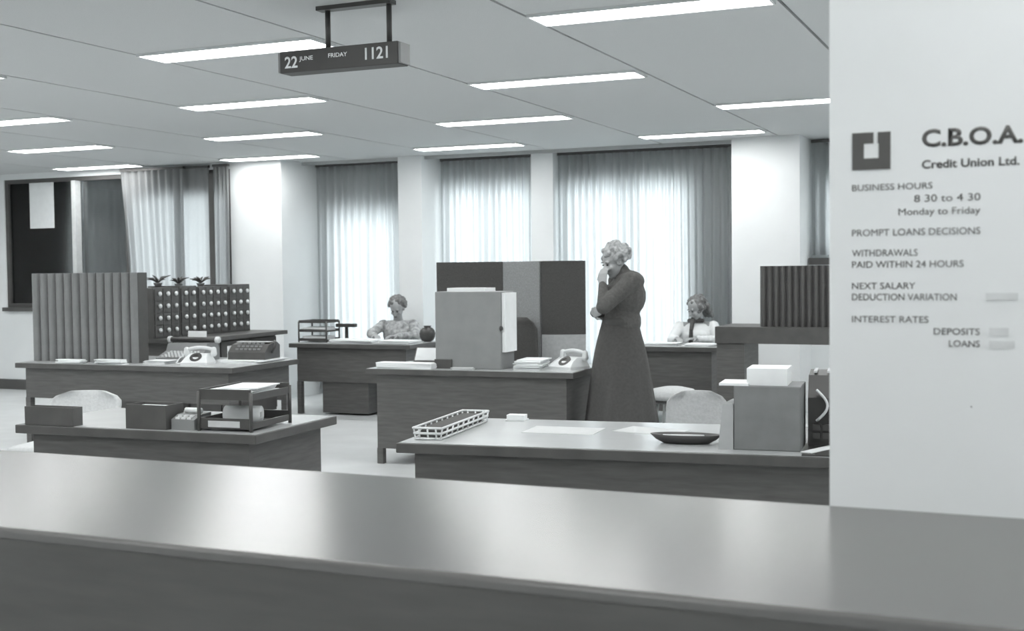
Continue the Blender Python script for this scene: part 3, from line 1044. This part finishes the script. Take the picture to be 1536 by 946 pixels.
# dark machine behind with paper and cord
x, y = d6(1.735, .012)
db = empty('desk_blotter', (x, y, TOP), .12, 'dark desk blotter at the right end of the front right desk', 'blotter')
box('pad', BLACKP, 0, .185, 0, .86, 0, .004, db)
box('corner', DARKMETAL, 0, .05, 0, .05, .004, .006, db)
x, y = d6(1.745, .28)
ma = empty('machine_case', (x, y, TOP + .0045), .12, 'tall dark office machine behind and right of the grey box file', 'machine')
bm = bmesh.new()
add_loft(bm, [[(x_, a, b) for a, b in ((0, 0), (0, .20), (.06, .29), (.24, .30), (.26, .26), (.26, 0))] for x_ in (0, .175)])
build('body', bm, BLACKP, ma)
for k in range(3):
    box('strip', CHROME, .02 + k * .055, .035 + k * .055, .06, .22, .300, .308, ma, 0, Matrix.Translation((0, 0, 0)))
bm = bmesh.new()
pts = [(.035 + .045 * math.sin(PI * k / 12), -.012 - .012 * math.sin(PI * k / 12), .235 - .13 * k / 12) for k in range(13)]
add_tube(bm, pts, .006, 8); build('cord', bm, PALEPLASTIC, ma, True)
for k in range(8):
    box('key', DARKMETAL, .02 + (k % 4) * .04, .05 + (k % 4) * .04, -.012, 0, .03 + (k // 4) * .035, .055 + (k // 4) * .035, ma)
x, y = d6(1.80, .145)
paper_stack('paper_sheet', 'white sheet lying on the dark blotter beside the grey box file', x, y, TOP + .0065, -.35, .05, .22, 2, 40, PAPER, .002, 'paper piles', .001)
# chair behind desk 6
chair('office_chair', 'pale grey upholstered chair behind the front right desk', -1.75, 6.60, .35, UPHG, UPHG, DARKMETAL, .38, .45, .775, .30)
# stool near the standing woman
sl = empty('stool', (-2.74, 9.45, 0), 0, 'pale round-seated stool right of the standing woman', 'stool')
bm = bmesh.new(); add_lathe(bm, [(.20, .43), (.225, .45), (.22, .475), (.17, .515), (.08, .535), (.0001, .54)], 24); build('seat', bm, UPH, sl, True)
bm = bmesh.new(); add_lathe(bm, [(.18, .41), (.215, .43), (.215, .45), (.18, .45)], 24); build('seat_rim', bm, DARKMETAL, sl, True)
for k in range(4):
    a = PI / 4 + k * PI / 2
    bm = bmesh.new(); add_tube(bm, [(.13 * math.cos(a), .13 * math.sin(a), .42), (.2 * math.cos(a), .2 * math.sin(a), 0)], .012, 8); build('leg', bm, CHROME, sl, True)

# ================================================================== DESK 7 things
def d7(u, v): return place(desk7, u, v)
x, y = d7(.52, .22); paper_stack('paper_pile', 'white papers on the back right desk before the woman in white', x, y, TOP, .05, .36, .24, 5, 50, PAPER, .005, 'paper piles')
x, y = d7(.92, .25); paper_stack('paper_pile', 'white papers at the right end of the back right desk', x, y, TOP, -.05, .26, .24, 4, 51, PAPER, .005, 'paper piles')

# ================================================================== PEOPLE
def Rdir(f):
    """rotation taking local -Y (face direction) to direction f"""
    f = Vector(f).normalized()
    return f.to_track_quat('-Y', 'Z').to_matrix()

def add_head(bm, c, f, s=1.0):
    c = Vector(c); R = Rdir(f)
    def L(x, y, z): return c + R @ Vector((x * s, y * s, z * s))
    add_ell(bm, L(0, .012, .030), (.074 * s, .092 * s, .090 * s), R, 18, 12)     # cranium
    add_ell(bm, L(0, -.020, -.035), (.060 * s, .066 * s, .075 * s), R, 16, 10)   # face
    add_ell(bm, L(0, -.050, -.090), (.032 * s, .026 * s, .024 * s), R, 12, 8)    # chin
    add_cap(bm, L(0, -.082, .005), L(0, -.104, -.032), .008 * s, .013 * s, 3)    # nose
    add_ell(bm, L(0, -.084, -.062), (.022 * s, .008 * s, .008 * s), R, 10, 6)    # lips
    for q in (-1, 1):
        add_ell(bm, L(q * .026, -.076, .018), (.022 * s, .010 * s, .008 * s), R, 10, 6)   # brow
        add_ell(bm, L(q * .036, -.068, -.028), (.020 * s, .016 * s, .018 * s), R, 10, 6)  # cheek
        add_ell(bm, L(q * .073, .010, -.012), (.010 * s, .020 * s, .030 * s), R, 10, 6)   # ear
    return L, R

def face_parts(parent, L, R, s):
    for q in (-1, 1):
        bm = bmesh.new(); add_ell(bm, L(q * .027, -.080, .000), (.012 * s, .007 * s, .006 * s), R, 12, 8)
        build('eye', bm, EYE_M, parent, True)
        bm = bmesh.new(); add_ell(bm, L(q * .027, -.085, .021), (.017 * s, .005 * s, .003 * s), R, 10, 6)
        build('eyebrow', bm, HAIRD, parent, True)
    bm = bmesh.new(); add_ell(bm, L(0, -.090, -.062), (.020 * s, .005 * s, .006 * s), R, 12, 6)
    build('mouth', bm, LIPS, parent, True)

def add_hand(bm, w, d, n, curl=.5, side=1, s=1.0):
    """wrist w, finger direction d, palm normal n (fingers curl towards n)"""
    w, d, n = Vector(w), Vector(d).normalized(), Vector(n).normalized()
    n = (n - d * n.dot(d)).normalized()
    b = d.cross(n) * side
    for k in range(4):
        add_cap(bm, w + b * (-.024 + .016 * k) * s, w + d * .075 * s + b * (-.030 + .020 * k) * s, .013 * s, .012 * s, 4)
    lens = (.062, .072, .068, .052)
    for k in range(4):
        base = w + d * .078 * s + b * (.030 - .020 * k) * s
        p = base
        ang = 0.12
        for j, fr in enumerate((.45, .32, .23)):
            ang += curl * (.5 if j == 0 else .75)
            q = p + (d * math.cos(ang) + n * math.sin(ang)) * lens[k] * fr * 1.15 * s
            add_cap(bm, p, q, (.0092 - .0007 * j) * s, (.0086 - .0007 * j) * s, 3)
            p = q
    t0 = w + d * .02 * s + b * .028 * s
    t1 = t0 + (d * .6 + b * .7 + n * .35).normalized() * .038 * s
    t2 = t1 + (d * .9 + b * .1 + n * .45).normalized() * .034 * s
    add_cap(bm, t0, t1, .013 * s, .011 * s, 3)
    add_cap(bm, t1, t2, .0105 * s, .009 * s, 3)

# ---- standing woman -------------------------------------------------
W = empty('person', (-2.875, 8.52, 0), YAW, 'woman standing in dark top and long dark skirt, hand raised to her face', 'person', None)
sh_n, el_n, wr_n = (.075, -.165, 1.395), (-.130, -.215, 1.215), (-.125, -.105, 1.375)
sh_f, el_f, wr_f = (.010, .165, 1.395), (-.07, .235, 1.14), (-.185, .02, 1.165)
hd = (-.035, -.02, 1.540)
face = (-.80, -.42, -.32)
bm = bmesh.new()
Lh, Rh = add_head(bm, hd, face, 1.0)
add_cap(bm, (.035, 0, 1.40), (-.01, -.012, 1.50), .056, .05, 5)
add_ell(bm, (.03, 0, 1.28), (.105, .15, .17))
add_ell(bm, (.01, 0, 1.08), (.095, .125, .13))
add_ell(bm, (.01, 0, .93), (.115, .155, .13))
for (a, b, c) in ((sh_n, el_n, wr_n), (sh_f, el_f, wr_f)):
    add_cap(bm, (.03, 0, 1.40), a, .06, .05, 5)
    add_cap(bm, a, b, .046, .037, 7)
    add_cap(bm, b, c, .037, .024, 6)
for q in (-1, 1):
    add_cap(bm, (.01, q * .085, .90), (.0, q * .085, .50), .085, .052, 7)
    add_cap(bm, (.0, q * .085, .50), (.03, q * .085, .10), .052, .034, 7)
    add_cap(bm, (.03, q * .085, .06), (-.10, q * .09, .045), .035, .028, 5)
add_hand(bm, wr_n, (.02, .15, .99), (.55, .6, -.1), .75, 1)
add_hand(bm, wr_f, (-.05, -.99, .05), (.9, 0, .3), .6, -1)
body = blob('body', bm, SKIN, W, .0065, 3)
face_parts(W, Lh, Rh, 1.0)
# hair: a mass of curls
rnd = random.Random(5)
bm = bmesh.new()
add_ell(bm, Lh(0, .040, .048), (.088, .092, .078), Rh, 18, 12)
for k in range(90):
    th = rnd.uniform(0, 2 * PI); ph = math.acos(rnd.uniform(-.55, 1))
    p = Vector((math.sin(ph) * math.cos(th) * .098, .035 + math.sin(ph) * math.sin(th) * .102, .035 + math.cos(ph) * .092))
    if p.y < -.035 and p.z < .062: continue
    r_ = rnd.uniform(.014, .026)
    add_ell(bm, Lh(p.x, p.y, p.z), (r_, r_, r_), None, 8, 6)
blob('hair', bm, HAIRL, W, .007, 1)
# knit top
bm = bmesh.new()
add_ell(bm, (.055, 0, 1.285), (.145, .195, .165))
add_ell(bm, (-.025, .0, 1.27), (.115, .14, .12))
add_ell(bm, (.025, 0, 1.10), (.14, .165, .14))
add_ell(bm, (.075, 0, 1.395), (.115, .175, .080))
add_cap(bm, (.035, 0, 1.42), (.02, -.004, 1.465), .07, .062, 3)
for (a, b, c) in ((sh_n, el_n, wr_n), (sh_f, el_f, wr_f)):
    add_ell(bm, a, (.078, .070, .072))
    add_cap(bm, a, b, .068, .056, 7)
    e = Vector(b) + (Vector(c) - Vector(b)) * .93
    add_cap(bm, b, e, .052, .036, 6)
blob('knit_top', bm, BLOUSED, W, .009, 3)
# skirt
bm = bmesh.new()
n = 56
rings = []
for j in range(15):
    t = j / 14
    zz = 1.10 - t * (1.10 - .07)
    ax = .13 + .025 * math.sin(min(1, t * 3) * PI / 2) + .15 * t ** .9
    ay = .145 + .03 * math.sin(min(1, t * 3) * PI / 2) + .125 * t ** .9
    ring = []
    for k in range(n):
        th = 2 * PI * k / n
        f = 1 + .055 * t * math.sin(th * 9 + .6 * math.sin(th * 2) + 1.5 * t)
        ring.append((.006 + .012 * t + ax * f * math.cos(th), ay * f * math.sin(th), zz))
    rings.append(ring)
add_loft(bm, rings)
build('skirt', bm, SKIRTM, W, True)
bm = bmesh.new()
rings = []
for zz, g in ((1.075, .134), (1.085, .138), (1.12, .136), (1.13, .128)):
    rings.append([(.012 + g * math.cos(2 * PI * k / 32), (g + .025) * math.sin(2 * PI * k / 32), zz) for k in range(32)])
add_loft(bm, rings, False)
build('belt', bm, BLACKP, W, True)
for q in (-1, 1):
    bm = bmesh.new()
    add_ell(bm, (-.03, q * .087, .045), (.125, .042, .045)); add_cap(bm, (.06, q * .087, .06), (.06, q * .087, .02), .032, .02, 3)
    blob('shoe', bm, BLACKP, W, .008, 2)

# ---- seated women ---------------------------------------------------
def seated(loc, rot, label, face, arms, hairm, topm, skirtm, hair_kind, head_off=(0, -.08, 1.075)):
    root = empty('person', loc, rot, label, 'person')
    bm = bmesh.new()
    L, R = add_head(bm, head_off, face, 1.0)
    hv = Vector(head_off)
    add_cap(bm, (0, -.03, .92), hv + Vector((0, .02, -.05)), .055, .048, 5)
    add_ell(bm, (0, -.02, .78), (.15, .10, .17)); add_ell(bm, (0, .0, .60), (.135, .105, .14)); add_ell(bm, (0, .02, .53), (.17, .14, .09))
    for q, (el, wr) in zip((-1, 1), arms):
        shp = (q * .165, -.03, .885)
        add_cap(bm, (0, -.02, .89), shp, .055, .05, 4); add_cap(bm, shp, el, .045, .036, 6); add_cap(bm, el, wr, .036, .024, 6)
        dd = (Vector(wr) - Vector(el)).normalized()
        add_hand(bm, wr, (dd.x, dd.y, dd.z * .2), (0, 0, -1), .35, q, .95)
        add_cap(bm, (q * .09, 0, .52), (q * .10, -.40, .50), .085, .062, 6)
        add_cap(bm, (q * .10, -.40, .50), (q * .10, -.38, .09), .055, .035, 7)
        add_cap(bm, (q * .10, -.38, .06), (q * .10, -.50, .04), .034, .026, 4)
    blob('body', bm, SKIN, root, .008, 3)
    face_parts(root, L, R, 1.0)
    bm = bmesh.new()
    add_ell(bm, L(0, .035, .045), (.086, .094, .082), R, 16, 10)
    rnd = random.Random(hash(hair_kind) % 100 if False else len(label))
    for k in range(60):
        th = rnd.uniform(0, 2 * PI); ph = math.acos(rnd.uniform(-.5 if hair_kind == 'short' else -.8, 1))
        p = Vector((math.sin(ph) * math.cos(th) * .094, .03 + math.sin(ph) * math.sin(th) * .10, .03 + math.cos(ph) * .09))
        if p.y < -.03 and p.z < .06: continue
        r_ = rnd.uniform(.014, .024)
        add_ell(bm, L(p.x, p.y, p.z), (r_, r_, r_), None, 8, 6)
    if hair_kind == 'long':
        for q in (-.05, .0, .05):
            add_cap(bm, L(q, .10, -.02), L(q, .115, -.14), .035, .022, 4)
    blob('hair', bm, hairm, root, .008, 1)
    bm = bmesh.new()
    add_ell(bm, (0, -.025, .785), (.178, .125, .165)); add_ell(bm, (0, -.01, .62), (.155, .125, .15)); add_ell(bm, (0, -.02, .875), (.165, .085, .06))
    add_ell(bm, (0, -.09, .80), (.12, .08, .07))
    for q, (el, wr) in zip((-1, 1), arms):
        shp = (q * .17, -.03, .885)
        add_ell(bm, shp, (.065, .062, .062)); add_cap(bm, shp, el, .060, .052, 6)
        e = Vector(el) + (Vector(wr) - Vector(el)) * .85
        add_cap(bm, el, e, .050, .036, 5)
    blob('blouse', bm, topm, root, .010, 3)
    bm = bmesh.new()
    add_ell(bm, (0, .02, .53), (.19, .16, .085))
    for q in (-1, 1):
        add_cap(bm, (q * .08, 0, .52), (q * .09, -.42, .50), .10, .078, 6); add_cap(bm, (q * .0, -.1, .51), (0, -.42, .50), .07, .06, 4)
        add_cap(bm, (q * .07, -.42, .49), (q * .09, -.41, .38), .08, .07, 3)
    blob('skirt', bm, skirtm, root, .012, 3)
    for q in (-1, 1):
        bm = bmesh.new(); add_ell(bm, (q * .10, -.43, .04), (.042, .115, .04)); blob('shoe', bm, BLACKP, root, .009, 2)
    return root, L, R

p1, L1, R1 = seated((-6.565, 11.86, 0), .28, 'woman in light patterned dress seated at desk, looking down at papers', (-.12, -.85, -.50),
       (((-.27, -.20, .80), (-.17, -.40, .785)), ((.24, -.20, .78), (.06, -.40, .785))), HAIRM, DRESSP, DRESSP, 'short')
chair('office_chair', 'dark chair under the woman in patterned dress', -6.565, 11.80, .28, DARKFAB, DARKFAB, DARKMETAL, .42, .44, .78, .26)
p2, L2, R2 = seated((-3.26, 12.10, 0), .30, 'woman in white blouse with dark neck scarf seated at back right desk', (-.72, -.55, -.42),
       (((-.25, -.18, .76), (-.20, -.40, .785)), ((.22, -.20, .76), (-.02, -.38, .785))), HAIRM, BLOUSEW, SKIRTM, 'long')
chair('office_chair', 'dark chair under the woman in white blouse', -3.26, 12.14, .30, DARKFAB, DARKFAB, DARKMETAL, .42, .44, .74, .22)
bm = bmesh.new()
add_cap(bm, (-.035, -.10, .955), (-.055, -.155, .86), .026, .022, 5); add_cap(bm, (-.055, -.155, .86), (-.06, -.16, .70), .022, .028, 6)
add_cap(bm, (-.07, -.09, .95), (.06, -.09, .95), .024, .024, 5)
blob('neck_scarf', bm, BLACKP, p2, .008, 2)
